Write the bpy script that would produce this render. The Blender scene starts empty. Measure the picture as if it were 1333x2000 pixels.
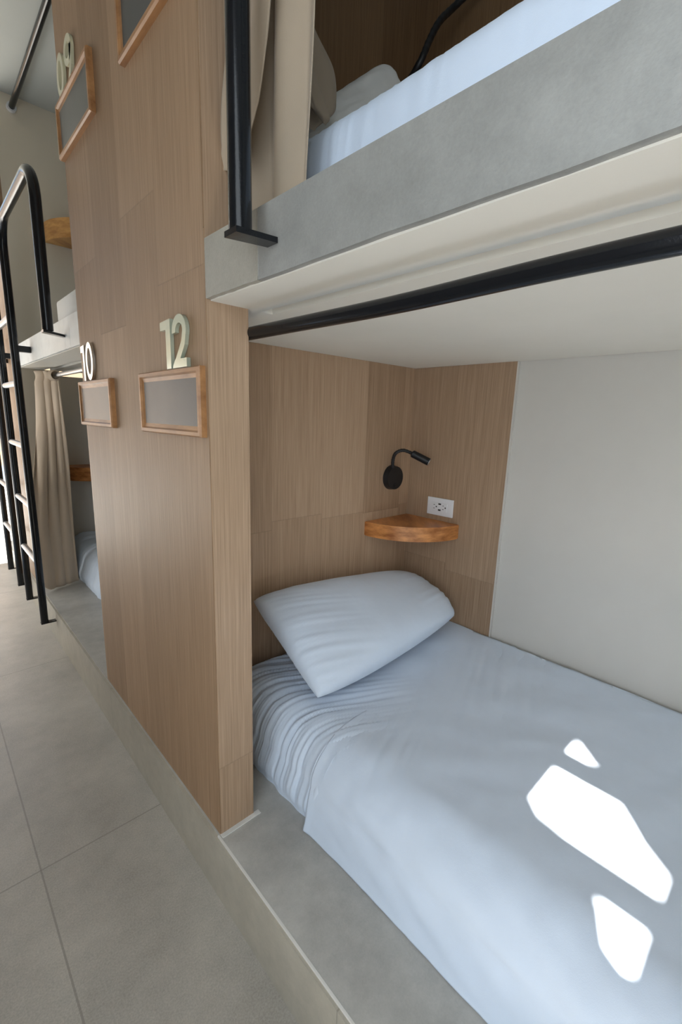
import bpy, bmesh, math, random
from mathutils import Vector, Matrix, noise
random.seed(5)
S = bpy.context.scene
COL = S.collection
ZF = 1.15                      # eye height: geometry below is written with the eye at z = 0, floor at z = -1.15

# ------------------------------------------------------------------ camera
cam = bpy.data.cameras.new('camera')
cam.sensor_fit = 'VERTICAL'; cam.sensor_height = 36.0; cam.sensor_width = 24.0
cam.lens = 873.0 / 2000.0 * 36.0
cam.clip_start = 0.02
co = bpy.data.objects.new('camera', cam); COL.objects.link(co)
R = Matrix(((0.729, 0.117, -0.675), (-0.684, 0.169, -0.709), (0.031, 0.979, 0.203)))
c0 = Vector((R[0][0], R[1][0], R[2][0])).normalized()
c2 = Vector((R[0][2], R[1][2], R[2][2])); c2 = (c2 - c2.dot(c0) * c0).normalized()
c1 = c2.cross(c0)
M = Matrix(((c0[0], c1[0], c2[0]), (c0[1], c1[1], c2[1]), (c0[2], c1[2], c2[2]))).to_4x4()
M.translation = Vector((0, 0, ZF))
co.matrix_world = M
S.camera = co

# ------------------------------------------------------------------ world, sun, window light, exposure
S.view_settings.view_transform = 'Standard'; S.view_settings.look = 'None'
S.view_settings.gamma = 1.0; S.view_settings.use_curve_mapping = False
S.view_settings.exposure = 0.12
w = bpy.data.worlds.new('world'); S.world = w; w.use_nodes = True
bg = w.node_tree.nodes['Background']; bg.inputs[0].default_value = (0.62, 0.78, 1.0, 1); bg.inputs[1].default_value = 1.6

def light(name, kind, loc, direction, power, color, size=None, size_y=None, angle=None):
    l = bpy.data.lights.new(name, kind); l.energy = power; l.color = color
    if kind == 'AREA':
        l.shape = 'RECTANGLE'; l.size = size; l.size_y = size_y
    if angle: l.angle = angle
    o = bpy.data.objects.new(name, l); COL.objects.link(o)
    o.location = Vector(loc) + Vector((0, 0, ZF))
    o.rotation_euler = Vector(direction).to_track_quat('-Z', 'Z').to_euler()
    return o
SUN_DIR = (1.0, 0.0, -1.0)
light('sun', 'SUN', (-3, 0, 4), SUN_DIR, 52.0, (1.0, 0.96, 0.9), angle=math.radians(0.55))
light('window_daylight', 'AREA', (-0.60, -0.34, 0.12), (1, 0.08, -0.22), 21.0, (0.83, 0.92, 1.0), 1.75, 1.30)
light('far_window_daylight', 'AREA', (-0.60, 3.3, -0.25), (1, 0.1, -0.05), 9.5, (0.95, 0.98, 1.0), 1.2, 1.5)
light('doorway_daylight', 'AREA', (-0.05, 3.95, 0.0), (0.0, -1, -0.1), 5.0, (0.95, 0.97, 1.0), 1.0, 1.9)

# ------------------------------------------------------------------ materials
def mat(name, color, rough=0.6, metal=0.0, spec=0.5, coat=0.0):
    m = bpy.data.materials.new(name); m.use_nodes = True
    b = m.node_tree.nodes['Principled BSDF']
    b.inputs['Base Color'].default_value = (*color, 1); b.inputs['Roughness'].default_value = rough
    b.inputs['Metallic'].default_value = metal; b.inputs['Specular IOR Level'].default_value = spec
    b.inputs['Coat Weight'].default_value = coat
    return m
class NT:
    def __init__(s, m): s.t = m.node_tree; s.b = s.t.nodes['Principled BSDF']
    def n(s, kind, **kw):
        x = s.t.nodes.new(kind)
        for k, v in kw.items(): setattr(x, k, v)
        return x
    def l(s, a, b): s.t.links.new(a, b)
    def math(s, op, a, b=None, c=None):
        x = s.n('ShaderNodeMath', operation=op)
        for i, v in enumerate((a, b, c)):
            if v is None: continue
            if isinstance(v, (int, float)): x.inputs[i].default_value = v
            else: s.l(v, x.inputs[i])
        return x.outputs[0]
    def pos(s):
        g = s.n('ShaderNodeNewGeometry'); sp = s.n('ShaderNodeSeparateXYZ'); s.l(g.outputs['Position'], sp.inputs[0])
        return g.outputs['Position'], sp.outputs[0], sp.outputs[1], sp.outputs[2]
    def comb(s, x, y, z):
        c = s.n('ShaderNodeCombineXYZ')
        for i, v in enumerate((x, y, z)):
            if isinstance(v, (int, float)): c.inputs[i].default_value = v
            else: s.l(v, c.inputs[i])
        return c.outputs[0]
    def noise(s, vec, scale, detail=3, rough=0.5):
        x = s.n('ShaderNodeTexNoise'); s.l(vec, x.inputs['Vector']); x.inputs['Scale'].default_value = scale
        x.inputs['Detail'].default_value = detail; x.inputs['Roughness'].default_value = rough
        return x.outputs['Fac']
    def ramp(s, fac, stops):
        r = s.n('ShaderNodeValToRGB'); s.l(fac, r.inputs[0])
        e = r.color_ramp.elements
        while len(e) < len(stops): e.new(0.5)
        for i, (p, c) in enumerate(stops): e[i].position = p; e[i].color = (*c, 1) if len(c) == 3 else c
        return r.outputs[0]
    def mix(s, fac, a, b, mode='MIX'):
        x = s.n('ShaderNodeMix', data_type='RGBA', blend_type=mode)
        for i, v in ((0, fac), (6, a), (7, b)):
            if isinstance(v, (int, float)): x.inputs[i].default_value = v
            elif isinstance(v, tuple): x.inputs[i].default_value = (*v, 1)
            else: s.l(v, x.inputs[i])
        return x.outputs[2]
    def bump(s, h, strength=0.2, dist=0.001):
        x = s.n('ShaderNodeBump'); s.l(h, x.inputs['Height']); x.inputs['Strength'].default_value = strength
        x.inputs['Distance'].default_value = dist; s.l(x.outputs[0], s.b.inputs['Normal'])

def wood_panel(name, axis, off, lo, hi, rough=0.42, seed=0.0, zj=1.36, zr=0.14):
    """vertical oak veneer boards 0.2115 m wide; axis = coordinate that runs across the boards"""
    m = mat(name, (0.4, 0.3, 0.2), rough); t = NT(m)
    p, x, y, z = t.pos()
    u = {'x': x, 'y': y, 'xy': t.math('ADD', x, y)}[axis]
    ud = t.math('DIVIDE', t.math('SUBTRACT', u, off), 0.2115)
    colid = t.math('FLOOR', ud)
    wn = t.n('ShaderNodeTexWhiteNoise', noise_dimensions='1D'); t.l(t.math('ADD', colid, 17.3 + seed), wn.inputs['W'])
    zz = t.math('SUBTRACT', t.math('DIVIDE', t.math('SUBTRACT', z, zj), 1.75), t.math('MULTIPLY', wn.outputs['Value'], zr))
    row = t.math('FLOOR', zz)
    wn2 = t.n('ShaderNodeTexWhiteNoise', noise_dimensions='2D'); t.l(t.comb(colid, row, seed), wn2.inputs['Vector'])
    fx = t.math('FRACT', ud); fz = t.math('FRACT', zz)
    gap = t.math('MAXIMUM', t.math('LESS_THAN', fx, 0.006), t.math('LESS_THAN', fz, 0.0016))
    sh = t.math('MULTIPLY', wn2.outputs['Value'], 7.0)
    g1 = t.noise(t.comb(t.math('MULTIPLY', u, 800), t.math('MULTIPLY', z, 6.0), sh), 1.0, 2, 0.6)
    g2 = t.noise(t.comb(t.math('MULTIPLY', u, 240), t.math('MULTIPLY', z, 2.0), sh), 1.0, 3, 0.6)
    f = t.math('ADD', t.math('MULTIPLY', g1, 0.6), t.math('MULTIPLY', g2, 0.4))
    f = t.math('ADD', f, t.math('MULTIPLY', t.math('SUBTRACT', wn2.outputs['Value'], 0.5), 0.15))
    c = t.ramp(f, [(0.28, lo), (0.72, hi)])
    c = t.mix(t.math('MULTIPLY', gap, 0.22), c, (0.09, 0.065, 0.045))
    t.l(c, t.b.inputs['Base Color'])
    t.bump(g1, 0.35, 0.0012); t.b.inputs['Specular IOR Level'].default_value = 0.32
    return m
LO, HI = (0.255, 0.160, 0.095), (0.520, 0.368, 0.248)
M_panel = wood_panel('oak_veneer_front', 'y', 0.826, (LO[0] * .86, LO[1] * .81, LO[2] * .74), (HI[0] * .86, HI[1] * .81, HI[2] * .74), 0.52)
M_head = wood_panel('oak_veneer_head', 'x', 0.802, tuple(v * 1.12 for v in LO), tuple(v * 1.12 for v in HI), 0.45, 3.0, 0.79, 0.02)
M_headup = wood_panel('oak_veneer_head_upper', 'x', 0.802, (0.13, 0.068, 0.030), (0.26, 0.155, 0.078), 0.5, 4.0)  # upper head cladding: the veneer in a darker tone than below
M_sideup = wood_panel('oak_veneer_side_upper', 'y', 0.743, (0.13, 0.068, 0.030), (0.26, 0.155, 0.078), 0.5, 6.0)  # upper side cladding, likewise darker than the lower one
M_side = wood_panel('oak_veneer_side', 'y', 0.743, LO, HI, 0.45, 5.0, 2.3, 0.05)
M_jamb = wood_panel('oak_veneer_jamb', 'x', 0.402, LO, HI, 0.40, 9.0, 0.35, 0.0)

def stone(name, base, amp=0.12, joints=None, rough=0.5, speck=0.1, bumps=0.15):
    m = mat(name, base, rough); t = NT(m)
    p, x, y, z = t.pos()
    n1 = t.noise(p, 3.0, 5, 0.65); n2 = t.noise(p, 260.0, 2, 0.7); n3 = t.noise(p, 22, 5, 0.7)
    f = t.math('ADD', t.math('MULTIPLY', n1, 0.5), t.math('ADD', t.math('MULTIPLY', n3, 0.5 - speck), t.math('MULTIPLY', n2, speck)))
    lo = tuple(v * (1 - amp * 1.6) for v in base); hi = tuple(min(1, v * (1 + amp * 1.6)) for v in base)
    c = t.ramp(f, [(0.36, lo), (0.64, hi)])
    if joints:
        for (ax, off, size, wd, tone) in joints:
            q = {'x': x, 'y': y, 'z': z}[ax]
            d = t.math('DIVIDE', t.math('SUBTRACT', q, off), size)
            fr = t.math('FRACT', t.math('ADD', d, wd / size / 2))
            if tone is not None:
                wn = t.n('ShaderNodeTexWhiteNoise', noise_dimensions='1D'); t.l(t.math('ADD', t.math('FLOOR', d), tone), wn.inputs['W'])
                k = t.math('MULTIPLY_ADD', wn.outputs['Value'], 0.16, 0.90)
                cc = t.n('ShaderNodeVectorMath', operation='SCALE'); t.l(c, cc.inputs[0]); t.l(k, cc.inputs['Scale']); c = cc.outputs[0]
            c = t.mix(t.math('MULTIPLY', t.math('LESS_THAN', fr, wd / size), 0.6), c, (0.22, 0.20, 0.17))
    t.l(c, t.b.inputs['Base Color'])
    t.bump(t.math('ADD', n3, t.math('MULTIPLY', n2, 0.4)), bumps, 0.002)
    return m
M_floor = stone('floor_tile', (0.41, 0.385, 0.34), 0.16, [('y', 1.178, 1.1115, 0.004, 3.1), ('x', 0.104, 0.56, 0.004, 6.7)], 0.42, 0.36)
M_tile = stone('platform_tile', (0.44, 0.43, 0.40), 0.12, None, 0.45, 0.12)
M_riser = stone('riser_tile', (0.42, 0.39, 0.325), 0.10, [('y', 0.40, 1.216, 0.003, None)], 0.5, 0.12)
M_fasciaw = stone('white_fascia', (0.84, 0.85, 0.83), 0.05, None, 0.5, 0.1, 0.1)
M_fascia = stone('fascia_tile', (0.27, 0.268, 0.252), 0.14, None, 0.42, 0.15, 0.3)
M_fascia_end = stone('warm_fascia_tile', (0.345, 0.325, 0.275), 0.13, None, 0.42, 0.15, 0.3)
M_terrace = stone('terrace_floor', (0.50, 0.49, 0.46), 0.05, None, 0.7)

def plaster(name, base, rough=0.75, amp=0.03):
    m = mat(name, base, rough, spec=0.3); t = NT(m)
    p, x, y, z = t.pos()
    n1 = t.noise(p, 2.5, 4, 0.6); n2 = t.noise(p, 30, 4, 0.6)
    c = t.ramp(n1, [(0.3, tuple(v * (1 - amp) for v in base)), (0.7, tuple(min(1, v * (1 + amp)) for v in base))])
    t.l(c, t.b.inputs['Base Color']); t.bump(n2, 0.12, 0.003)
    return m
M_white = plaster('white_plaster', (0.62, 0.595, 0.55))
M_soffit = plaster('white_painted_soffit', (0.80, 0.76, 0.68))
M_ceil = plaster('grey_white_ceiling', (0.50, 0.52, 0.49))
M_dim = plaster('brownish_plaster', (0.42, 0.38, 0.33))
M_cream = plaster('cream_plaster', (0.74, 0.71, 0.63))
M_beige = plaster('beige_plaster', (0.72, 0.66, 0.55))
M_grout = mat('white_grout', (0.72, 0.70, 0.66), 0.7)

def fabric(name, base, scale=700, bump=0.12, rough=0.85, big=0.0):
    m = mat(name, base, rough, spec=0.2); t = NT(m)
    m.node_tree.nodes['Principled BSDF'].inputs['Sheen Weight'].default_value = 0.15
    tc = t.n('ShaderNodeTexCoord'); v = tc.outputs['Object']
    n = t.noise(v, scale, 2); n2 = t.noise(v, 9, 5, 0.6)
    c = t.ramp(n2, [(0.3, tuple(q * 0.97 for q in base)), (0.7, tuple(min(1, q * 1.02) for q in base))])
    t.l(c, t.b.inputs['Base Color'])
    h = t.math('ADD', t.math('MULTIPLY', n, 0.15), t.math('MULTIPLY', n2, big)) if big else n
    t.bump(h, bump, 0.004 if big else 0.0006)
    return m
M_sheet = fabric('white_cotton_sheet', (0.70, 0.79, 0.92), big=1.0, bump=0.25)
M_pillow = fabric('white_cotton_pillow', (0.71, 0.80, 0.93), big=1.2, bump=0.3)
M_pillow2 = fabric('offwhite_cotton_pillow', (0.80, 0.79, 0.76), big=1.2, bump=0.3)
M_curtain = fabric('beige_linen', (0.43, 0.345, 0.255), 500, 0.2, 0.8)
M_curtain_far = fabric('beige_linen_lit', (0.58, 0.47, 0.355), 500, 0.2, 0.8)  # same linen as the near curtain; its brighter lighting put into the colour
M_black = mat('black_gloss_paint', (0.006, 0.007, 0.009), 0.2, spec=0.35, coat=0.1)
t = NT(M_black); t.bump(t.noise(t.pos()[0], 420, 2), 0.25, 0.0006)
M_blackmatte = mat('black_matte_metal', (0.010, 0.010, 0.011), 0.45)
M_steel = mat('satin_steel', (0.62, 0.62, 0.62), 0.32, 1.0)
M_rung = mat('worn_steel_rung', (0.30, 0.30, 0.30), 0.35, 0.6)
M_lens = mat('frosted_lens', (0.85, 0.87, 0.9), 0.25)
M_plastic = mat('white_plastic', (0.80, 0.81, 0.83), 0.3)
M_slot = mat('dark_socket_slot', (0.03, 0.03, 0.03), 0.5)
M_number = mat('pale_green_enamel', (0.50, 0.55, 0.44), 0.22, 0.35, coat=0.3)
M_numshine = mat('polished_number_metal', (0.80, 0.80, 0.76), 0.16, 0.9)
M_numcream = mat('cream_enamel', (0.62, 0.60, 0.42), 0.3)
def solidwood(name, lo, hi, ax='y', rough=0.4):
    m = mat(name, lo, rough); t = NT(m); p, x, y, z = t.pos()
    if ax == 'y': v = t.comb(t.math('MULTIPLY', x, 25), t.math('MULTIPLY', y, 6), t.math('MULTIPLY', z, 25))
    elif ax == 'd': v = t.comb(t.math('MULTIPLY', t.math('ADD', x, y), 2.5), t.math('MULTIPLY', t.math('SUBTRACT', x, y), 10), t.math('MULTIPLY', z, 45))
    else: v = t.comb(t.math('MULTIPLY', x, 60), t.math('MULTIPLY', y, 60), t.math('MULTIPLY', z, 5))
    n = t.noise(v, 1.0, 4, 0.6)
    t.l(t.ramp(n, [(0.32, lo), (0.66, hi)]), t.b.inputs['Base Color'])
    return m
M_shelf = solidwood('orange_brown_wood', (0.30, 0.095, 0.020), (0.70, 0.30, 0.095), 'd', 0.35)
M_honey = solidwood('honey_wood', (0.36, 0.165, 0.045), (0.62, 0.34, 0.11), 'd', 0.4)
M_frame = solidwood('frame_wood', (0.24, 0.105, 0.038), (0.48, 0.245, 0.10), 'y', 0.4)
M_board = mat('slate_board', (0.075, 0.078, 0.080), 0.36, spec=0.4); t = NT(M_board)
_p = t.pos()[0]; _n = t.noise(_p, 6, 3, 0.5)
t.l(t.ramp(_n, [(0.3, (0.045, 0.048, 0.050)), (0.75, (0.075, 0.078, 0.078))]), t.b.inputs['Base Color'])

# ------------------------------------------------------------------ mesh helpers
def tag(o, label=None, cat=None, group=None, kind=None):
    if label: o['label'] = label
    if cat: o['category'] = cat
    if group: o['group'] = group
    if kind: o['kind'] = kind
    return o
def thing(name, base, label, cat, group=None):
    o = bpy.data.objects.new(name, None); COL.objects.link(o)
    o.empty_display_size = 0.1
    o.location = Vector(base) + Vector((0, 0, ZF))
    return tag(o, label, cat, group)
def fin(name, bm, m, parent=None, smooth=False, label=None, cat=None, group=None, kind=None, sub=0, auto=None):
    bmesh.ops.recalc_face_normals(bm, faces=bm.faces)
    vs = [v.co for v in bm.verts]
    lo = Vector([min(v[i] for v in vs) for i in range(3)]); hi = Vector([max(v[i] for v in vs) for i in range(3)])
    org = Vector(((lo.x + hi.x) / 2, (lo.y + hi.y) / 2, lo.z))
    bmesh.ops.translate(bm, verts=bm.verts, vec=-org)
    me = bpy.data.meshes.new(name); bm.to_mesh(me); bm.free()
    me.materials.append(m)
    if smooth:
        for p in me.polygons: p.use_smooth = True
        if auto:
            try: me.set_sharp_from_angle(angle=math.radians(auto))
            except Exception: pass
    o = bpy.data.objects.new(name, me); COL.objects.link(o)
    world = org + Vector((0, 0, ZF))
    if parent:
        o.parent = parent
        q = parent; off = Vector((0, 0, 0))
        while q: off += Vector(q.location); q = q.parent
        o.location = world - off
    else: o.location = world
    if sub:
        s = o.modifiers.new('sub', 'SUBSURF'); s.levels = sub; s.render_levels = sub
    return tag(o, label, cat, group, kind)
def bx(bm, x0, x1, y0, y1, z0, z1, bev=0.0, seg=2):
    r = bmesh.ops.create_cube(bm, size=1.0)
    for v in r['verts']:
        v.co = Vector((x0 + (v.co.x + .5) * (x1 - x0), y0 + (v.co.y + .5) * (y1 - y0), z0 + (v.co.z + .5) * (z1 - z0)))
    if bev:
        es = list({e for v in r['verts'] for e in v.link_edges})
        bmesh.ops.bevel(bm, geom=es, offset=bev, segments=seg, affect='EDGES', profile=0.5)
def box(name, a, m, parent=None, bev=0.0, **kw):
    bm = bmesh.new(); bx(bm, *a, bev=bev); return fin(name, bm, m, parent, **kw)
def struct(name, a, m, bev=0.0): return box(name, a, m, bev=bev, kind='structure')
def prism(bm, pts, axis, a, b):
    """extrude a 2-D polygon; axis 'y' -> pts are (x,z); 'x' -> (y,z); 'z' -> (x,y)"""
    def P(p, t):
        return {'y': (p[0], t, p[1]), 'x': (t, p[0], p[1]), 'z': (p[0], p[1], t)}[axis]
    A = [bm.verts.new(P(p, a)) for p in pts]; B = [bm.verts.new(P(p, b)) for p in pts]
    bm.faces.new(A); bm.faces.new(B[::-1])
    n = len(pts)
    for i in range(n): bm.faces.new((A[i], B[i], B[(i + 1) % n], A[(i + 1) % n]))
def catmull(pts, k=8):
    P = [Vector(p) for p in pts]; out = []
    for i in range(len(P) - 1):
        a = P[max(i - 1, 0)]; b = P[i]; c = P[i + 1]; d = P[min(i + 2, len(P) - 1)]
        for j in range(k):
            s = j / k
            out.append(0.5 * ((2 * b) + (c - a) * s + (2 * a - 5 * b + 4 * c - d) * s * s + (3 * b - a - 3 * c + d) * s ** 3))
    out.append(P[-1]); return out
def tube(bm, pts, r, n=20, cap=True):
    P = [Vector(p) for p in pts]; rs = r if isinstance(r, (list, tuple)) else [r] * len(P)
    T = [(P[min(i + 1, len(P) - 1)] - P[max(i - 1, 0)]).normalized() for i in range(len(P))]
    up = Vector((0, 0, 1)) if abs(T[0].z) < 0.9 else Vector((1, 0, 0))
    u = T[0].cross(up).normalized(); rings = []
    for i, p in enumerate(P):
        u = (u - u.dot(T[i]) * T[i]).normalized(); v = T[i].cross(u)
        rings.append([bm.verts.new(p + rs[i] * (math.cos(2 * math.pi * k / n) * u + math.sin(2 * math.pi * k / n) * v)) for k in range(n)])
    for a, b in zip(rings, rings[1:]):
        for k in range(n): bm.faces.new((a[k], a[(k + 1) % n], b[(k + 1) % n], b[k]))
    if cap: bm.faces.new(rings[0][::-1]); bm.faces.new(rings[-1])
def tubeobj(name, pts, r, m, parent=None, n=20, **kw):
    bm = bmesh.new(); tube(bm, pts, r, n); return fin(name, bm, m, parent, smooth=True, auto=50, **kw)
def sheet_grid(bm, f, nu, nv, thick=0.0):
    """f(u,v) -> point; a single skin, or a closed skin when thick"""
    G = [[bm.verts.new(f(i / nu, j / nv)) for j in range(nv + 1)] for i in range(nu + 1)]
    for i in range(nu):
        for j in range(nv): bm.faces.new((G[i][j], G[i + 1][j], G[i + 1][j + 1], G[i][j + 1]))
    if thick:
        bm.normal_update()
        H = [[bm.verts.new(v.co - v.normal * thick) for v in row] for row in G]
        for i in range(nu):
            for j in range(nv): bm.faces.new((H[i][j + 1], H[i + 1][j + 1], H[i + 1][j], H[i][j]))
        for i in range(nu):
            bm.faces.new((G[i][0], H[i][0], H[i + 1][0], G[i + 1][0])); bm.faces.new((G[i + 1][nv], H[i + 1][nv], H[i][nv], G[i][nv]))
        for j in range(nv):
            bm.faces.new((G[0][j + 1], H[0][j + 1], H[0][j], G[0][j])); bm.faces.new((G[nu][j], H[nu][j], H[nu][j + 1], G[nu][j + 1]))
    return G
def sm(a, b, x):
    t = max(0.0, min(1.0, (x - a) / (b - a))); return t * t * (3 - 2 * t)
def nz(x, y=0.0, z=0.0): return noise.noise(Vector((x, y, z)))

# ------------------------------------------------------------------ the room
X0 = 0.42          # face of the bunks towards the corridor
XB = 1.506         # back wall of the bunks
ZP = -0.98         # top of the tiled platform
ZU, ZT = 0.208, 0.311   # underside and top of the upper bunk slabs
ZC = 1.45          # ceiling
struct('floor', (-0.74, X0 - 0.006, -1.9, 4.1, -1.25, -1.15), M_floor)
struct('floor_terrace', (-3.5, 3.0, 4.1, 9.0, -1.25, -1.155), M_terrace)
struct('ceiling', (-0.74, 1.62, -1.9, 4.1, ZC, ZC + 0.12), M_ceil)
struct('wall_right', (XB, XB + 0.11, -1.9, 4.1, -1.15, ZC), M_white)
struct('wall_near', (-0.74, XB, -2.0, -1.9, -1.15, ZC), M_dim)
# corridor wall opposite the bunks, with a tall window opposite the near bunk
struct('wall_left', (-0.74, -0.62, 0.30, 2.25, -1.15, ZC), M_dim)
struct('wall_left_end', (-0.74, -0.62, 3.95, 4.1, -1.15, ZC), M_cream)
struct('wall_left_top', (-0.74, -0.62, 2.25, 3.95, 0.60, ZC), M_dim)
struct('wall_left_near', (-0.74, -0.62, -1.9, -1.45, -1.15, ZC), M_cream)
struct('wall_left_sill', (-0.74, -0.62, -1.45, 0.30, -1.15, -1.08), M_cream)
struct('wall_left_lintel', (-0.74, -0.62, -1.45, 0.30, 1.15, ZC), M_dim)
bm = bmesh.new()
for zz in (-0.097, 0.149, 0.395, 0.641, 0.887): bx(bm, -0.645, -0.60 - 0.015, -1.45, 0.30, zz - 0.025, zz + 0.025)
bx(bm, -0.645, -0.615, -0.76, -0.72, -1.08, 1.15)
fin('window_1', bm, M_cream, kind='structure')
# added unseen mask outside that window: openings cut to shape the sunlight
def sun_mask():
    pat = [(0.674, .07), (0.68, .06), (.89, .06), (.93, .107), (1.03, .19), (1.076, .233), (1.125, .285), (1.14, .30), (.883, .30), (.852, .267), (.846, .226), (.833, .19), (.783, .142), (.74, .117), (.69, .097)]
    XW = -1.15
    hole = [(y, -0.787 + (x - XW)) for x, y in pat]
    outer = [(-3.0, -1.15), (4.1, -1.15), (4.1, 3.0), (-3.0, 3.0)]
    bm = bmesh.new()
    ve = []
    low = [(-1.0, -0.30), (0.10, -0.30), (0.10, 0.08), (-1.0, 0.08)]  # added opening: sun on the unseen floor bounces up under the slab
    for loop in (outer, hole, low):
        vs = [bm.verts.new((XW, p[0], p[1])) for p in loop]
        for i in range(len(vs)): ve.append(bm.edges.new((vs[i], vs[(i + 1) % len(vs)])))
    bmesh.ops.triangle_fill(bm, edges=ve, use_beauty=True)
    r = bmesh.ops.extrude_face_region(bm, geom=list(bm.faces))
    bmesh.ops.translate(bm, verts=[g for g in r['geom'] if isinstance(g, bmesh.types.BMVert)], vec=(-0.02, 0, 0.02))
    return fin('wall_sun_mask', bm, M_beige, kind='structure')
sun_mask()
struct('wall_sun_mask_roof', (-1.6, -0.74, -1.9, 4.1, 1.95, 2.05), M_beige)  # added unseen cover: keeps sun from coming over the mask wall
# partitions between the bunks: oak-clad corridor panel + head wall
struct('wall_panel', (X0, 0.51, 0.824, 1.685, ZP, ZC), M_panel)
struct('wall_jamb', (X0 + 0.0015, 0.5105, 0.8225, 0.826, ZP + 0.002, ZC), M_jamb)
struct('wall_head', (0.51, XB, 1.176, 1.33, ZP, ZC), M_beige)
struct('wall_head_cladding', (0.51, XB, 1.166, 1.176, ZP, ZU), M_head)
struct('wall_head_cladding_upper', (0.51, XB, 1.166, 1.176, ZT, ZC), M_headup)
struct('wall_side_cladding', (XB - 0.010, XB, 0.739, 1.166, ZP, ZU), M_side)
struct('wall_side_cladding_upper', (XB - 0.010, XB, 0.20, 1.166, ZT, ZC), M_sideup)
struct('trim_1', (X0, 0.525, 0.812, 0.824, ZP, ZP + 0.0025), M_grout)
struct('trim_2', (XB - 0.012, XB, 0.734, 0.739, ZP, ZU), M_white)
struct('wall_foot', (X0, XB, -1.05, -0.93, ZP, ZC), M_cream)
struct('wall_end_lower', (0.61, XB, 3.32, 3.42, ZP, ZU), M_white)
struct('wall_end_pier', (X0 + 0.02, 0.61, 2.90, 3.42, ZP, ZU), M_beige)
struct('wall_end_upper', (X0 + 0.02, XB, 2.90, 3.42, ZT, ZC), M_beige)
struct('wall_end_panel', (X0, X0 + 0.02, 2.90, 3.75, ZP, ZC), M_panel)
# tiled platform with its riser
struct('platform', (X0 - 0.003, XB, -1.9, 4.1, -1.15, ZP - 0.0), M_tile)
struct('platform_riser', (X0 - 0.012, X0 - 0.002, -1.9, 4.1, -1.15, ZP - 0.004), M_riser)
struct('trim_3', (X0 - 0.0065, X0 - 0.0025, -1.9, 0.826, ZP - 0.004, ZP + 0.0006), M_grout)
# beyond the corridor: terrace edge wall, warm coloured
struct('wall_terrace', (-3.5, 3.0, 7.0, 7.1, -0.7, 1.6), plaster('warm_render', (0.62, 0.42, 0.26)))

# ------------------------------------------------------------------ upper bunk slabs
def slab(y0, y1, joints, ra, rb, label, fm, name='bunk_slab'):
    T = thing(name, ((X0 + XB) / 2, (y0 + y1) / 2, ZU), label, 'bunk slab')
    bm = bmesh.new()
    prof = [(X0 + .010, ZT - .004), (X0 + .010, ZU)]
    for k in range(7):
        a = math.pi * (k / 6); prof.append((0.555 - 0.014 * math.cos(a), ZU + 0.034 * math.sin(a)))
    prof += [(XB - .002, ZU), (XB - .002, ZT - .004)]
    prism(bm, prof, 'y', y0, y1)
    bx(bm, 0.5115, XB - .012, ra, rb, ZU, ZT - .004)
    fin('slab_body', bm, M_soffit, T, label='cream plastered underside')
    ys = [y0] + joints + [y1]
    for a, b in zip(ys, ys[1:]):
        n = 24; bm = bmesh.new()
        top = ZT; pts = []
        low = [(a + .001 + (b - a - .002) * k / n) for k in range(n + 1)]
        pts = [(y, ZU + .0022 + .0026 * nz(y * 9, 3) + .0014 * nz(y * 40, 8)) for y in low] + [(b - .001, top), (a + .001, top)]
        prism(bm, pts, 'x', X0, X0 + .010)
        fin('fascia_tile', bm, M_fascia_end if (fm is M_fascia and a > 0.6) else fm, T)
    for j in joints:
        box('grout_joint', (X0 + .001, X0 + .009, j - .0012, j + .0012, ZU + .008, ZT - .001), M_grout, T)
    return T
slab(-0.93, 0.823, [0.648], 0.823, 1.165, 'grey tiled upper bunk slab right above the lower bed with the pillow', M_fascia)
slab(1.686, 2.90, [1.80, 1.87, 2.56], 1.331, 1.686, 'pale upper bunk slab beyond the wooden panel, behind the ladder', M_fasciaw)

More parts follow.
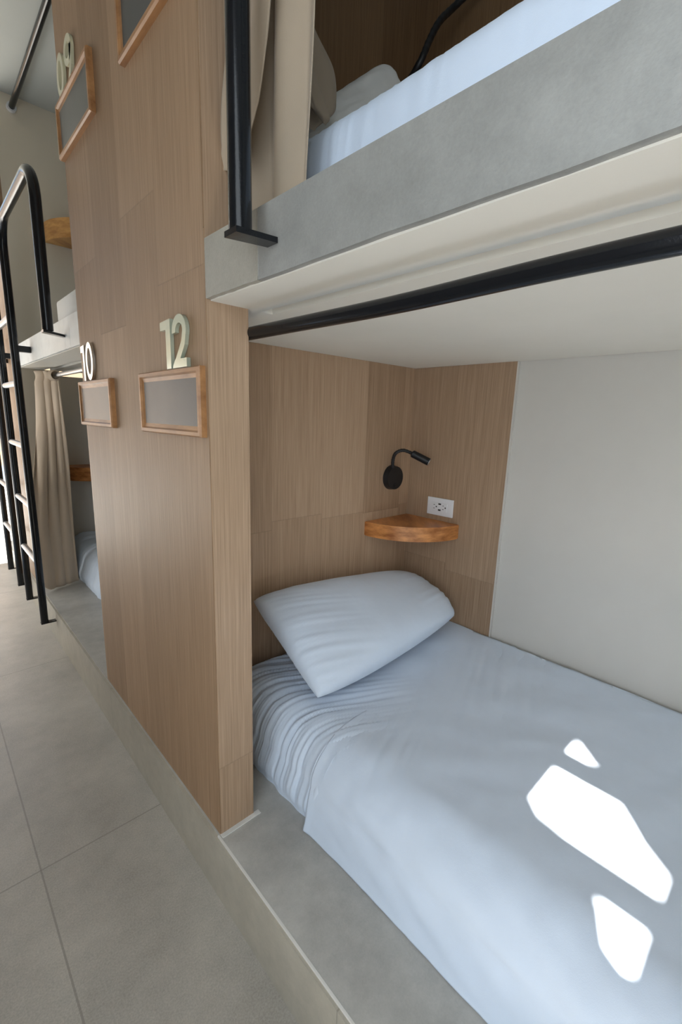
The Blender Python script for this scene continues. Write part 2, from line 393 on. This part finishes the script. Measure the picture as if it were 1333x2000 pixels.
# ------------------------------------------------------------------ beds
def prof_point(s, xf, xb, zb, zt, rad, LEAN):
    """path across a mattress, s in metres from the platform up the front, over the edge, to the back"""
    h = zt - zb - rad
    if s < h: return xf + LEAN * s / h - LEAN, zb + s, (-1, 0)
    q = math.pi / 2 * rad
    if s < h + q:
        a = (s - h) / rad
        return xf + rad - rad * math.cos(a), zb + h + rad * math.sin(a), (-math.cos(a), math.sin(a))
    return xf + rad + (s - h - q), zt, (0, 1)
def bed(y0, y1, xf, zb, zt, label, sheet_edge=None, seed=0, wr=1.0, rad=0.10, LEAN=0.045, head=1.166, detail=1.0, name='bed', group=None):
    T = thing(name, ((xf + XB) / 2, (y0 + y1) / 2, zb), label, 'bed', group)
    L = (zt - zb - rad) + math.pi / 2 * rad + (XB - .016 - xf - rad)
    ecorner = sheet_edge or 0
    def surf(s, y, off, kind):
        x, z, n = prof_point(s, xf, XB, zb, zt, rad, LEAN)
        front = 1 - sm(0.16, 0.62, s)
        d = 0.0
        if kind == 'fitted':
            yy = y + 0.45 * max(0, s - 0.18)
            w_ = sm(0.0, 0.035, s) * front
            d += w_ * (0.0085 * (0.5 - abs(nz(yy * 36, s * 2.0, seed))) + 0.0060 * (0.5 - abs(nz(yy * 80, s * 1.4, seed + 4))) + 0.0024 * nz(yy * 170, s * 2, seed + 6)) * 1.7 * wr * (0.3 + 0.7 * sm(0.5, 0.8, y))
            d += 0.004 * nz(x * 9, y * 9, seed) * (1 - w_)
        else:
            # long soft folds running down from the turned corner towards the foot
            fold = sm(0.02, .08, s) * (1 - sm(0.16, 0.5, s))
            q = y * 1.0 + s * 2.3
            dist = max(0, ecorner - y); q2 = s + 0.36 * dist
            d += 0.0075 * nz(q2 * 24, dist * 1.5, seed + 9) * sm(0.0, 0.05, s) * (1 - sm(0.13, 0.24, s)) * (1 - sm(0.45, 0.9, dist)) * sm(0.0, 0.06, dist)
            d += fold * 0.004 * nz(q * 5.2, y * 0.8, seed + 9)
            r2 = (x - 0.6) * 1.2 + (y - 0.8) * 1.0
            d += 0.0045 * nz((x + y * .8) * 8, (x * .8 - y) * 2.0, seed + 2)
            near = sm(0.25, 0.72, y)
            d += near * 0.0042 * nz((y * 1.0 - x * 0.42) * 46, x * 2.6, seed + 5) * sm(0.12, 0.3, s)
            d += 0.0015 * nz(x * 22, y * 22, seed + 7)
        d -= 0.010 * sm(.25, .5, s) * math.sin(math.pi * min(1, (s / L))) * 0.3
        bulge = 0.010 * math.sin(math.pi * min(1, s / (zt - zb))) if s < (zt - zb) else 0
        return Vector((x + n[0] * (d + off + bulge), y, z + n[1] * (d + off)))
    nu = int(110 * detail); nv = int(420 * detail)
    a0 = y0
    ye = y1
    def fm(u, v):
        s = L * (u ** 1.25); y = a0 + (ye - a0) * (1 - (1 - v) ** 1.7)
        p = surf(s, y, 0.0, 'fitted')
        # tuck in along the platform and at the head
        if s < 0.05: p.x += 0.012 * (1 - s / 0.05) + 0.006 * (nz(y * 26, 1, seed) if y > 0.7 else 0) * (1 - s / .05)
        e = min(y - a0, ye - y)
        if e < 0.05: p.z = zb + (p.z - zb) * (1 - 0.18 * (1 - e / 0.05) ** 2)
        return p
    bm = bmesh.new(); sheet_grid(bm, fm, nu, nv)
    # close underneath
    fin('mattress', bm, M_sheet, T, smooth=True)
    if sheet_edge is not None:
        def yedge(s): return sheet_edge + 0.012 * nz(s * 6, 2) + 0.17 * sm(0.20, 1.0, s) - 0.02 * (1 - sm(0, .12, s))
        def fs(u, v):
            s = 0.002 + (L - 0.004) * (u ** 1.25)
            y = a0 + 0.01 + (yedge(s) - a0 - 0.01) * v
            edge = sheet_edge_fade(s)
            off = 0.0065 + 0.003 * sm(0.985, 1.0, v) * edge - 0.004 * (1 - edge)
            p = surf(s, y, off + 0.004 * (sm(0.93, 1, v) * (1 - sm(0.05, .2, s))), 'top')
            k = sm(0.80, 1, v) * sm(0.20, 0.48, s)
            return p.lerp(surf(s, y, 0.0006 - 0.004 * sm(0.93, 1, v), 'fitted'), k)
        def sheet_edge_fade(s): return 1 - sm(0.25, 0.7, s)
        bm = bmesh.new(); sheet_grid(bm, fs, nu, int(nv * 1.1), 0.003)
        so = fin('top_sheet', bm, M_sheet, T, smooth=True, label='smooth white top sheet ending short of the pillow')
        # folded corner of the sheet resting on the platform
        cy = yedge(0) 
        def fc(u, v):
            a = u * math.pi * 1.5
            r = 0.010 + 0.004 * v
            return Vector((xf - LEAN - 0.006 + r * math.cos(a) * 0.8 + LEAN * 0.12 * v / 0.1 * 0.9, cy - 0.004 + r * math.sin(a), zb + 0.002 + 0.12 * v))
        bm = bmesh.new(); sheet_grid(bm, fc, 18, 10, 0.002)
        fin('sheet_corner', bm, M_sheet, so, smooth=True)
    return T
bed(-0.88, 1.160, 0.632, ZP, -0.787, 'lower bed with smooth white sheets and a patch of sunlight on it', sheet_edge=0.722, seed=3)
bed(-0.88, 1.160, 0.575, ZT, 0.505, 'upper bed in bluish white sheets, behind the slab edge at top right', seed=11, detail=0.7, wr=0.6, rad=0.045, LEAN=0.006)
bed(1.34, 3.28, 0.650, ZP, -0.790, 'lower bed half hidden by the wooden panel, beside the far curtain', seed=21, detail=0.35)
bed(1.34, 2.88, 0.640, ZT, 0.42, 'upper bed low behind the pale slab edge beyond the wooden panel', seed=31, detail=0.35)
box('folded_blanket', (0.428, 0.60, 1.70, 1.985, ZT, 0.385), M_pillow2, bev=0.008, smooth=True, auto=40, label='folded white blanket on the far upper slab edge beside the wooden panel', cat='blanket')

def pillow(c00, c10, c11, c01, T_, label, zmin=None, seed=0, wall=None, flat=0.45, WR=1.0, m=None):
    """corners: near-left, near-right, far-right, far-left"""
    c = [Vector(p) for p in (c00, c10, c11, c01)]
    base = sum(c, Vector()) / 4
    nrm = (c[1] - c[0]).cross(c[3] - c[0]).normalized()
    bm = bmesh.new()
    N = 90; Mv = 64
    def f(u, v, sgn):
        uu, vv = u * 2 - 1, v * 2 - 1
        # sides bow inwards between pointed corners
        cf = (uu * vv) ** 4; pu = u + (0.03 if uu > 0 else -0.012) * uu * (1 - vv * vv) - 0.014 * uu * cf; pv = v + (0.02 if vv > 0 else 0.045) * vv * (1 - uu * uu) - 0.02 * vv * cf
        p = c[0] * (1 - pu) * (1 - pv) + c[1] * pu * (1 - pv) + c[2] * pu * pv + c[3] * (1 - pu) * pv
        e = max(0.0, (1 - abs(uu) ** 2.8)) ** 0.36 * max(0.0, (1 - abs(vv) ** 2.6)) ** 0.36
        ed = 1 - e
        th = T_ * e * (1.0 if sgn > 0 else flat)
        left = sm(0.45, 0.0, u) if False else (1 - sm(0.0, 0.5, u)); right = sm(0.62, 1.0, u)
        wr = WR * 0.0042 * nz((v * 1.0 + u * 0.55) * 26, u * 2.2, seed) * left + 0.0045 * nz((v - u * .2) * 19, u * 2.5, seed + 3) * right
        wr += 0.004 * nz(u * 5, v * 4, seed + 8) + (WR - 1) * 0.004 * nz(u * 9, v * 16, seed + 5)
        wr *= min(1, e * 2.2)
        return p + nrm * sgn * (th + wr)
    G = [[bm.verts.new(f(i / N, j / Mv, 1)) for j in range(Mv + 1)] for i in range(N + 1)]
    H = [[(G[i][j] if i in (0, N) or j in (0, Mv) else bm.verts.new(f(i / N, j / Mv, -1))) for j in range(Mv + 1)] for i in range(N + 1)]
    for i in range(N):
        for j in range(Mv):
            bm.faces.new((G[i][j], G[i + 1][j], G[i + 1][j + 1], G[i][j + 1]))
            try: bm.faces.new((H[i][j + 1], H[i + 1][j + 1], H[i + 1][j], H[i][j]))
            except ValueError: pass
    for v in bm.verts:
        if zmin is not None and v.co.z < zmin: v.co.z = zmin + (v.co.z - zmin) * 0.02
        if wall is not None and v.co.y > wall: v.co.y = wall
    return fin('pillow', bm, m or M_pillow, smooth=True, label=label, cat='pillow')
pillow((0.700, 0.808, -0.742), (1.415, 0.835, -0.715), (1.46, 1.130, -0.640), (0.700, 1.140, -0.560), 0.090,
       'plump white pillow on the lower bed under the corner shelf', zmin=-0.776, seed=2, wall=1.162)
pillow((0.80, 0.90, 0.535), (1.24, 0.93, 0.62), (1.10, 1.02, 0.99), (0.73, 1.05, 0.65), 0.06,
       'off-white pillow leaning on the dark wall of the upper bed', zmin=0.515, seed=14, wall=1.160, WR=2.2, m=M_pillow2)

# ------------------------------------------------------------------ corner shelves, lamps, socket
def quarter_shelf(cx, cy, sx, sy, r, zt, th, label, m=None):
    bm = bmesh.new(); pts = [(cx, cy)]
    n = 40
    for k in range(n + 1):
        a = math.pi / 2 * k / n
        pts.append((cx + sx * r * math.cos(a), cy + sy * r * math.sin(a)))
    prism(bm, pts, 'z', zt - th, zt)
    es = [e for e in bm.edges if abs(e.verts[0].co.z - e.verts[1].co.z) < 1e-6]
    bmesh.ops.bevel(bm, geom=es, offset=0.002, segments=2, affect='EDGES')
    return fin('corner_shelf', bm, m or M_shelf, smooth=True, auto=35, label=label, cat='shelf')
quarter_shelf(XB - .010, 1.166, -1, -1, 0.258, -0.386, 0.056, 'quarter-round orange wood corner shelf under the white socket')
quarter_shelf(0.90, 3.32, -1, -1, 0.26, -0.345, 0.085, 'reddish wood shelf seen in the far lower bunk beside the curtain')
quarter_shelf(0.86, 2.90, -1, -1, 0.26, 0.93, 0.09, 'honey-coloured wood shelf on the plain wall of the far upper bunk', M_honey)

def lamp(base, neck, head0, head1, label, nr=0.0065):
    T = thing('reading_lamp', (base[0], base[1], base[2] - 0.05), label, 'lamp')
    bm = bmesh.new()
    bmesh.ops.create_cone(bm, cap_ends=True, segments=48, radius1=0.050, radius2=0.046, depth=0.024,
                          matrix=Matrix.Translation(Vector((base[0], base[1] - .012, base[2]))) @ Matrix.Rotation(math.pi / 2, 4, 'X'))
    bo = fin('lamp_base', bm, M_blackmatte, T, smooth=True, auto=30)
    bm = bmesh.new(); bx(bm, base[0] - .008, base[0] + .008, base[1] - .027, base[1] - .022, base[2] - .036, base[2] - .024, bev=.001)
    fin('switch', bm, M_blackmatte, bo)
    pts = catmull(neck, 10)
    rs = [nr + 0.0006 * math.sin(i * 2.1) for i in range(len(pts))]
    tubeobj('gooseneck', pts, rs, M_blackmatte, T, n=14)
    a, b = Vector(head0), Vector(head1); d = (b - a)
    hd = tubeobj('lamp_head', [a, a + d * 0.04, a + d * 0.05, b], [0.010, 0.013, 0.0145, 0.0145], M_blackmatte, T, n=28)
    tubeobj('lens', [b - d * 0.02, b + d * 0.004], [0.0105, 0.0105], M_lens, hd, n=24)
    return T
lamp((1.381, 1.166, -0.223), [(1.362, 1.145, -0.182), (1.353, 1.137, -0.148), (1.348, 1.120, -0.121), (1.368, 1.10, -0.110), (1.402, 1.08, -0.1225), (1.415, 1.073, -0.128)],
     (1.398, 1.082, -0.121), (1.428, 1.02, -0.1505), 'black gooseneck reading lamp above the corner shelf in the lower bunk')
lamp((1.270, 1.166, 0.98), [(1.27, 1.148, 1.01), (1.245, 1.03, 1.06), (1.275, 1.02, 1.129), (1.319, 1.02, 1.201), (1.385, 1.02, 1.272), (1.42, 0.98, 1.315), (1.44, 0.92, 1.34)], (1.44, 0.925, 1.34), (1.42, 0.86, 1.33), 'curved black lamp neck against the dark wood in the upper bunk', 0.010)

T = thing('wall_socket', (XB - .010, 0.998, -0.363), 'white double wall socket beside the reading lamp', 'socket')
bm = bmesh.new(); bx(bm, XB - .016, XB - .010, 0.938, 1.058, -0.365, -0.295, bev=.0015)
fin('cover_plate', bm, M_plastic, T)
bm = bmesh.new(); bx(bm, XB - .0185, XB - .0155, 0.963, 1.033, -0.3465, -0.3135, bev=.001)
ins = fin('socket_insert', bm, M_plastic, T)
XX = XB - .0192
for cy in (1.018, 0.976):
    for dz in (-.007, .007):
        bm = bmesh.new(); bx(bm, XX, XX + .001, cy - .0015 + .003, cy + .0045 + .003, -0.33 + dz - .001, -0.33 + dz + .001)
        fin('blade_slot', bm, M_slot, ins)
    box('earth_slot', (XX, XX + .001, cy - .0085, cy - .0035, -0.3325, -0.3275), M_slot, ins)
for dz in (-.012, .012):
    box('usb_port', (XX, XX + .001, 0.991, 1.003, -0.33 + dz - .0028, -0.33 + dz + .0028), M_slot, ins)

# ------------------------------------------------------------------ rods and curtains
def rod(pts, r, m, label, brk=None):
    T = thing('curtain_rod', (pts[0][0], (pts[0][1] + pts[-1][1]) / 2, pts[0][2] - r), label, 'curtain rod')
    tubeobj('rod', catmull(pts, 10) if len(pts) > 2 else pts, r, m, T)
    for (y0, y1, mm) in (brk or []):
        p = pts[-1]; tubeobj('end_socket', [(p[0], y0, p[2]), (p[0], y1, p[2])], r * 1.6, mm, T)
    return T
rod([(0.520, -0.93, 0.163), (0.520, -0.4, 0.163), (0.520, 0.15, 0.166), (0.520, 0.45, 0.162), (0.520, 0.75, 0.164), (0.520, 1.166, 0.166)], 0.0125, M_black,
    'thick black rod under the bunk slab above the lower bed', [(1.150, 1.166, M_black)])
rod([(0.545, 1.33, 0.170), (0.545, 2.90, 0.170)], 0.010, M_steel, 'thin silver rod holding the far lower curtain', [(2.885, 2.90, M_black)])
rod([(0.512, 1.33, 1.395), (0.512, 2.90, 1.395)], 0.0125, M_black, 'black rod below the ceiling at the top left corner', [(2.88, 2.90, M_plastic)])
rod([(0.500, -0.93, 1.36), (0.500, 1.166, 1.36)], 0.0125, M_black, 'black rod high above the upper bed holding its curtain')

# far lower curtain, gathered at the end of its rod
def far_curtain():
    T = thing('curtain', (0.48, 2.75, -0.93), 'beige curtain hanging gathered beside the far lower bunk, behind the ladder', 'curtain')
    def f(u, v):                        # v 0 top .. 1 bottom, u 0 left (corridor) .. 1 right
        z_t = 0.190
        lx = 0.470 - 0.085 * sm(0, 0.75, v); rx = 0.556 + 0.046 * sm(0, 0.8, v)
        ly = 2.80 - 0.02 * v; ry = 2.67 + 0.20 * sm(0, 0.85, v)
        x = lx + (rx - lx) * u; y = ly + (ry - ly) * u
        zb = -0.93 if x < X0 - 0.02 else (-0.93 - 0.043 * sm(X0 - 0.02, X0 + 0.03, x))
        z = z_t + (zb - z_t) * v
        a = 0.017 * (1 - 0.6 * sm(0.3, 1, v)) * (1 - 0.5 * u * v)
        ph = (u ** 1.2) * (3.6) * 2 * math.pi + 2.2 * nz(u * 3, v * 1.6, 5)
        dx = a * math.cos(ph) * 0.5; dy = a * math.sin(ph) * 1.2 - 0.02
        if v < 0.045:
            k = math.sin(math.pi * v / 0.045); dx += 0.006 * k; 
        x2 = x + dx; y2 = min(y + dy + 0.006 * nz(u * 9, v * 6, 2), 2.895)
        if z < ZP + 0.10 and x2 > X0 - 0.03 and x < X0 - 0.0: x2 = min(x2, X0 - 0.02)
        return Vector((x2, y2, z))
    bm = bmesh.new(); sheet_grid(bm, f, 150, 90, 0.0025)
    fin('curtain_cloth', bm, M_curtain_far, T, smooth=True)
    bm = bmesh.new()
    def g(u, v):
        a = v * 2 * math.pi; y = 2.82 - 0.19 * u
        r = 0.021 + 0.0035 * math.sin(u * 42) 
        return Vector((0.535 - .01 * (1 - u) + r * math.cos(a), y, 0.168 + r * 1.1 * math.sin(a)))
    sheet_grid(bm, g, 70, 16)
    fin('rod_sleeve', bm, M_curtain_far, T, smooth=True)
far_curtain()

# curtain of the upper bunk, hanging beside the black post
def lerp_tab(tab, z):
    tab = sorted(tab)
    if z <= tab[0][0]: return tab[0][1]
    for (a, b), (c, d) in zip(tab, tab[1:]):
        if z <= c: return b + (d - b) * (z - a) / (c - a)
    return tab[-1][1]
def near_curtain():
    T = thing('curtain', (0.48, 0.70, 0.32), 'beige curtain beside the black post at the head of the upper bunk', 'curtain')
    def f(u, v):
        z = 1.37 + (0.318 - 1.37) * v
        yl = 0.805; yr = 0.612 - 0.004 * sm(0.3, 0.6, z) 
        y = yl + (yr - yl) * u
        d = 0.017 * math.sin(u * 2 * math.pi * 2.3 + 0.6 + 0.5 * nz(z * 2, 1)) + 0.007 * nz(u * 4, z * 2.5, 6) + 0.008 * nz(u * 9, z * 0.9, 7)
        return Vector((0.492 + d - 0.012 * v, y, z))
    bm = bmesh.new(); sheet_grid(bm, f, 110, 120, 0.002)
    fin('curtain_cloth', bm, M_curtain, T, smooth=True)
    L_ = [(0.40, 0.790), (0.436, 0.833), (0.468, 0.819), (0.525, 0.807), (0.58, 0.790), (0.8, 0.775), (1.37, 0.76)]
    R_ = [(0.40, 0.705), (0.429, 0.693), (0.467, 0.667), (0.495, 0.657), (0.544, 0.640), (0.60, 0.628), (0.8, 0.63), (1.37, 0.66)]
    def g(u, v):
        z = 1.37 + (0.402 - 1.37) * v
        z += 0.033 * (1 - u) * sm(0.9, 1.0, v)
        y = lerp_tab(L_, z) * (1 - u) + lerp_tab(R_, z) * u
        x = 0.446 + 0.014 * math.sin(u * math.pi * 1.6 + 0.4) + 0.006 * nz(u * 3, z * 5, 3) + 0.01 * (1 - u) * sm(.85, 1, v)
        if v < 0.3: x += 0.02 * (1 - v / 0.3)
        return Vector((x, y, z))
    bm = bmesh.new(); sheet_grid(bm, g, 60, 140, 0.0025)
    fin('front_flap', bm, M_curtain, T, smooth=True)
    # the bunched part falling onto the mattress inside the bunk
    def body(path, rad, sq, seed, n=36):
        P = catmull(path, 10); bm = bmesh.new()
        def h(u, v):
            i = u * (len(P) - 1); k = int(min(i, len(P) - 2)); p = P[k].lerp(P[k + 1], i - k)
            ii = u * (len(rad) - 1); q = int(min(ii, len(rad) - 2)); r = rad[q] + (rad[q + 1] - rad[q]) * (3 * (ii - q) ** 2 - 2 * (ii - q) ** 3)
            a = v * 2 * math.pi
            rr = r * (1 + 0.16 * nz(math.cos(a) * 2, math.sin(a) * 2, u * 2.5 + seed))
            return p + Vector((rr * math.cos(a), rr * sq * math.sin(a), 0.25 * rr * math.sin(a)))
        sheet_grid(bm, h, 60, n)
        return fin('gathered_fold', bm, M_curtain, T, smooth=True)
    body([(0.545, 0.80, 1.30), (0.555, 0.82, 1.0), (0.60, 0.86, 0.90), (0.66, 0.88, 0.82), (0.715, 0.89, 0.765), (0.728, 0.89, 0.70), (0.705, 0.88, 0.62)],
         [0.02, 0.022, 0.028, 0.045, 0.068, 0.062, 0.015], 0.22, 3)
    body([(0.655, 0.85, 0.73), (0.682, 0.85, 0.68), (0.708, 0.85, 0.642), (0.722, 0.85, 0.622)], [0.008, 0.027, 0.026, 0.005], 0.4, 8)
near_curtain()

# ------------------------------------------------------------------ ladders
def arc(cy, cz, r, a0, a1, x, n=10):
    return [(x, cy + r * math.cos(math.radians(a0 + (a1 - a0) * k / n)), cz + r * math.sin(math.radians(a0 + (a1 - a0) * k / n))) for k in range(n + 1)]
def ladder(yn, yf, x, sgn, rungs, label, loop=True, loopw=0.675, zfoot=-1.03, attach=None, group=None, top=0.745, r=0.0165):
    """yn = rail carrying the hand loop, yf = plain rail; sgn = direction from yn to the loop's end post"""
    T = thing('bunk_ladder', (x, (yn + yf) / 2, zfoot), label, 'ladder', group)
    rad = 0.115
    if loop:
        pe = yn + sgn * loopw
        path = [(x, yn, zfoot), (x, yn, top - rad)]
        if sgn < 0:
            path += arc(yn - rad, top - rad, rad, 0, 90, x) + arc(pe + rad, top - rad, rad, 90, 180, x)
        else:
            path += arc(yn + rad, top - rad, rad, 180, 90, x) + arc(pe - rad, top - rad, rad, 90, 0, x)
        path += [(x, pe, 0.257)]
        out = []
        for p in path:
            if not out or (Vector(p) - Vector(out[-1])).length > 1e-4: out.append(p)
        tubeobj('hand_rail', out, r, M_black, T, n=24)
        bm = bmesh.new()
        ya = pe + (attach or 0)
        q = [(x - r, pe - r), (x - r, pe + r), (X0 - .001, ya + .013), (X0 - .001, ya - .013)]
        prism(bm, q, 'z', 0.249, 0.257); fin('mounting_plate', bm, M_black, T)
    else:
        tubeobj('rail', [(x, yn, zfoot), (x, yn, 0.62)], r, M_black, T, n=24)
    tubeobj('rail', [(x, yf, zfoot), (x, yf, 0.62)], r, M_black, T, n=24)
    a, b = (yn, yf) if yn < yf else (yf, yn)
    for z in rungs:
        tubeobj('rung', [(x, a + r * .6, z), (x, b - r * .6, z)], 0.0135, M_rung, T, n=18)
    for y in (yn, yf):
        box('foot_bracket', (x - r, X0 - .012, y - .013, y + .013, zfoot - .006, zfoot), M_black, T)
        box('slab_bracket', (x, X0 - .0005, y - .012, y + .012, 0.246, 0.272), M_black, T)
    return T
RZ = [0.39, 0.113, -0.165, -0.447, -0.722]
ladder(2.487, 2.875, 0.36, -1, RZ, 'black metal bunk ladder with a looped hand rail, beside the far curtain', attach=0.06, top=0.757)
ladder(3.150, 3.527, 0.36, 1, RZ, 'black metal bunk ladder farthest away, at the left edge', loop=False)
ladder(-0.130, -0.52, 0.372, 1, RZ, 'black metal post and hand rail fixed to the slab edge of the near upper bunk', loopw=0.748, attach=-0.012, r=0.0165)

# ------------------------------------------------------------------ framed name boards and numbers on the panel
def name_board(yc, z0, z1, label, wy=0.316):
    T = thing('name_board', (X0 - .01, yc, z0), label, 'name board', 'framed name boards on the wooden panel')
    y0, y1 = yc - wy / 2, yc + wy / 2; wd = 0.021; dp = 0.015
    prof = [(0, 0), (0, dp * .75), (wd * .12, dp), (wd * .45, dp), (wd * .62, dp * .72), (wd, dp * .6), (wd, 0)]   # (inwards, outwards from wall)
    bm = bmesh.new()
    cor = [(y0, z0, 1, 1), (y1, z0, -1, 1), (y1, z1, -1, -1), (y0, z1, 1, -1)]
    rings = [[bm.verts.new((X0 - q, cy + sy * p, cz + sz * p)) for p, q in prof] for cy, cz, sy, sz in cor]
    for k in range(4):
        A, B = rings[k], rings[(k + 1) % 4]
        for i in range(len(prof)): j = (i + 1) % len(prof); bm.faces.new((A[i], A[j], B[j], B[i]))
    fin('frame', bm, M_frame, T)
    box('board', (X0 - .009, X0 - .001, y0 + wd - .001, y1 - wd + .001, z0 + wd - .001, z1 - wd + .001), M_board, T)
    return T
name_board(0.990, -0.044, 0.092, 'wood-framed dark grey name board under the pale number 12')
name_board(1.530, -0.044, 0.092, 'wood-framed pale reflecting name board under the number 10')
name_board(1.525, 0.723, 0.860, 'wood-framed grey name board under the number 09')
name_board(1.000, 0.723, 0.860, 'wood-framed dark name board cut off by the top of the picture')

def digit(ch, yl, yr, z0, z1, m, label):
    """yl = left edge as read (larger y), yr = right edge"""
    W = yl - yr; Hh = z1 - z0; s = 0.0165
    bm = bmesh.new(); xa, xb = X0 - .009, X0 - .001
    def Q(p): return (yl - p[0] * W, z0 + p[1] * Hh)
    def ribbon(pts, closed=False, w=s):
        P = [Vector(Q(p)) for p in pts]; n = len(P); A = []; B = []
        for i in range(n):
            a = P[(i - 1) % n] if closed or i else P[i]; b = P[(i + 1) % n] if closed or i < n - 1 else P[i]
            d = (b - a).normalized(); nn = Vector((-d.y, d.x)) * w / 2
            A.append(P[i] + nn); B.append(P[i] - nn)
        rows = [[bm.verts.new((x, q.x, q.y)) for x, q in ((xa, A[i]), (xa, B[i]), (xb, B[i]), (xb, A[i]))] for i in range(n)]
        for i in range(n if closed else n - 1):
            a, b = rows[i], rows[(i + 1) % n]
            for k in range(4): bm.faces.new((a[k], a[(k + 1) % 4], b[(k + 1) % 4], b[k]))
        if not closed: bm.faces.new(rows[0]); bm.faces.new(rows[-1][::-1])
    hx = s / 2 / W; hz = s / 2 / Hh
    if ch == '1':
        prism(bm, [Q(p) for p in ((0.0, 0.97), (1.0, 1.0), (1.0, 0), (0.55, 0), (0.55, 0.80), (0.0, 0.80))], 'x', xa, xb)
    elif ch == '0':
        ribbon([(0.5 - (0.5 - hx) * math.cos(a), 0.5 + (0.5 - hz) * math.sin(a)) for a in [2 * math.pi * k / 48 for k in range(48)]], True)
    elif ch == '2':
        cx_, cz_, rx, rz = 0.5, 0.70, 0.5 - hx, 0.30 - hz
        pts = [(cx_ + rx * math.cos(a), cz_ + rz * math.sin(a)) for a in [math.radians(188 - 215 * k / 26) for k in range(27)]]
        pts += [(0.78, 0.46), (0.52, 0.27), (0.30, 0.12)]
        ribbon(pts)
        prism(bm, [Q(p) for p in ((0.0, 0.0), (1.0, 0.0), (1.0, 0.17), (0.44, 0.17), (0.20, 0.175), (0.02, 0.05))], 'x', xa - .0004, xb)
    elif ch == '9':
        cx_, cz_, rx, rz = 0.5, 0.68, 0.5 - hx, 0.32 - hz
        ribbon([(cx_ - rx * math.cos(a), cz_ + rz * math.sin(a)) for a in [2 * math.pi * k / 40 for k in range(40)]], True)
        ribbon([(1 - hx, 0.72), (0.97 - hx, 0.55), (0.80, 0.30), (0.52, 0.0)])
    return fin('number_digit', bm, m, label=label, cat='number', group='bunk numbers on the wooden panel')
digit('1', 1.017, 0.966, 0.0935, 0.193, M_number, 'pale digit 1 of the number 12')
digit('2', 0.957, 0.891, 0.0935, 0.196, M_number, 'pale digit 2 of the number 12, nearest the corner')
digit('1', 1.650, 1.612, 0.0935, 0.200, M_numshine, 'shiny digit 1 of the number 10')
digit('0', 1.600, 1.528, 0.0935, 0.204, M_numshine, 'shiny digit 0 of the number 10')
digit('0', 1.660, 1.592, 0.8615, 0.965, M_numcream, 'cream digit 0 of the number 09')
digit('9', 1.576, 1.506, 0.8615, 0.967, M_numcream, 'cream digit 9 of the number 09')
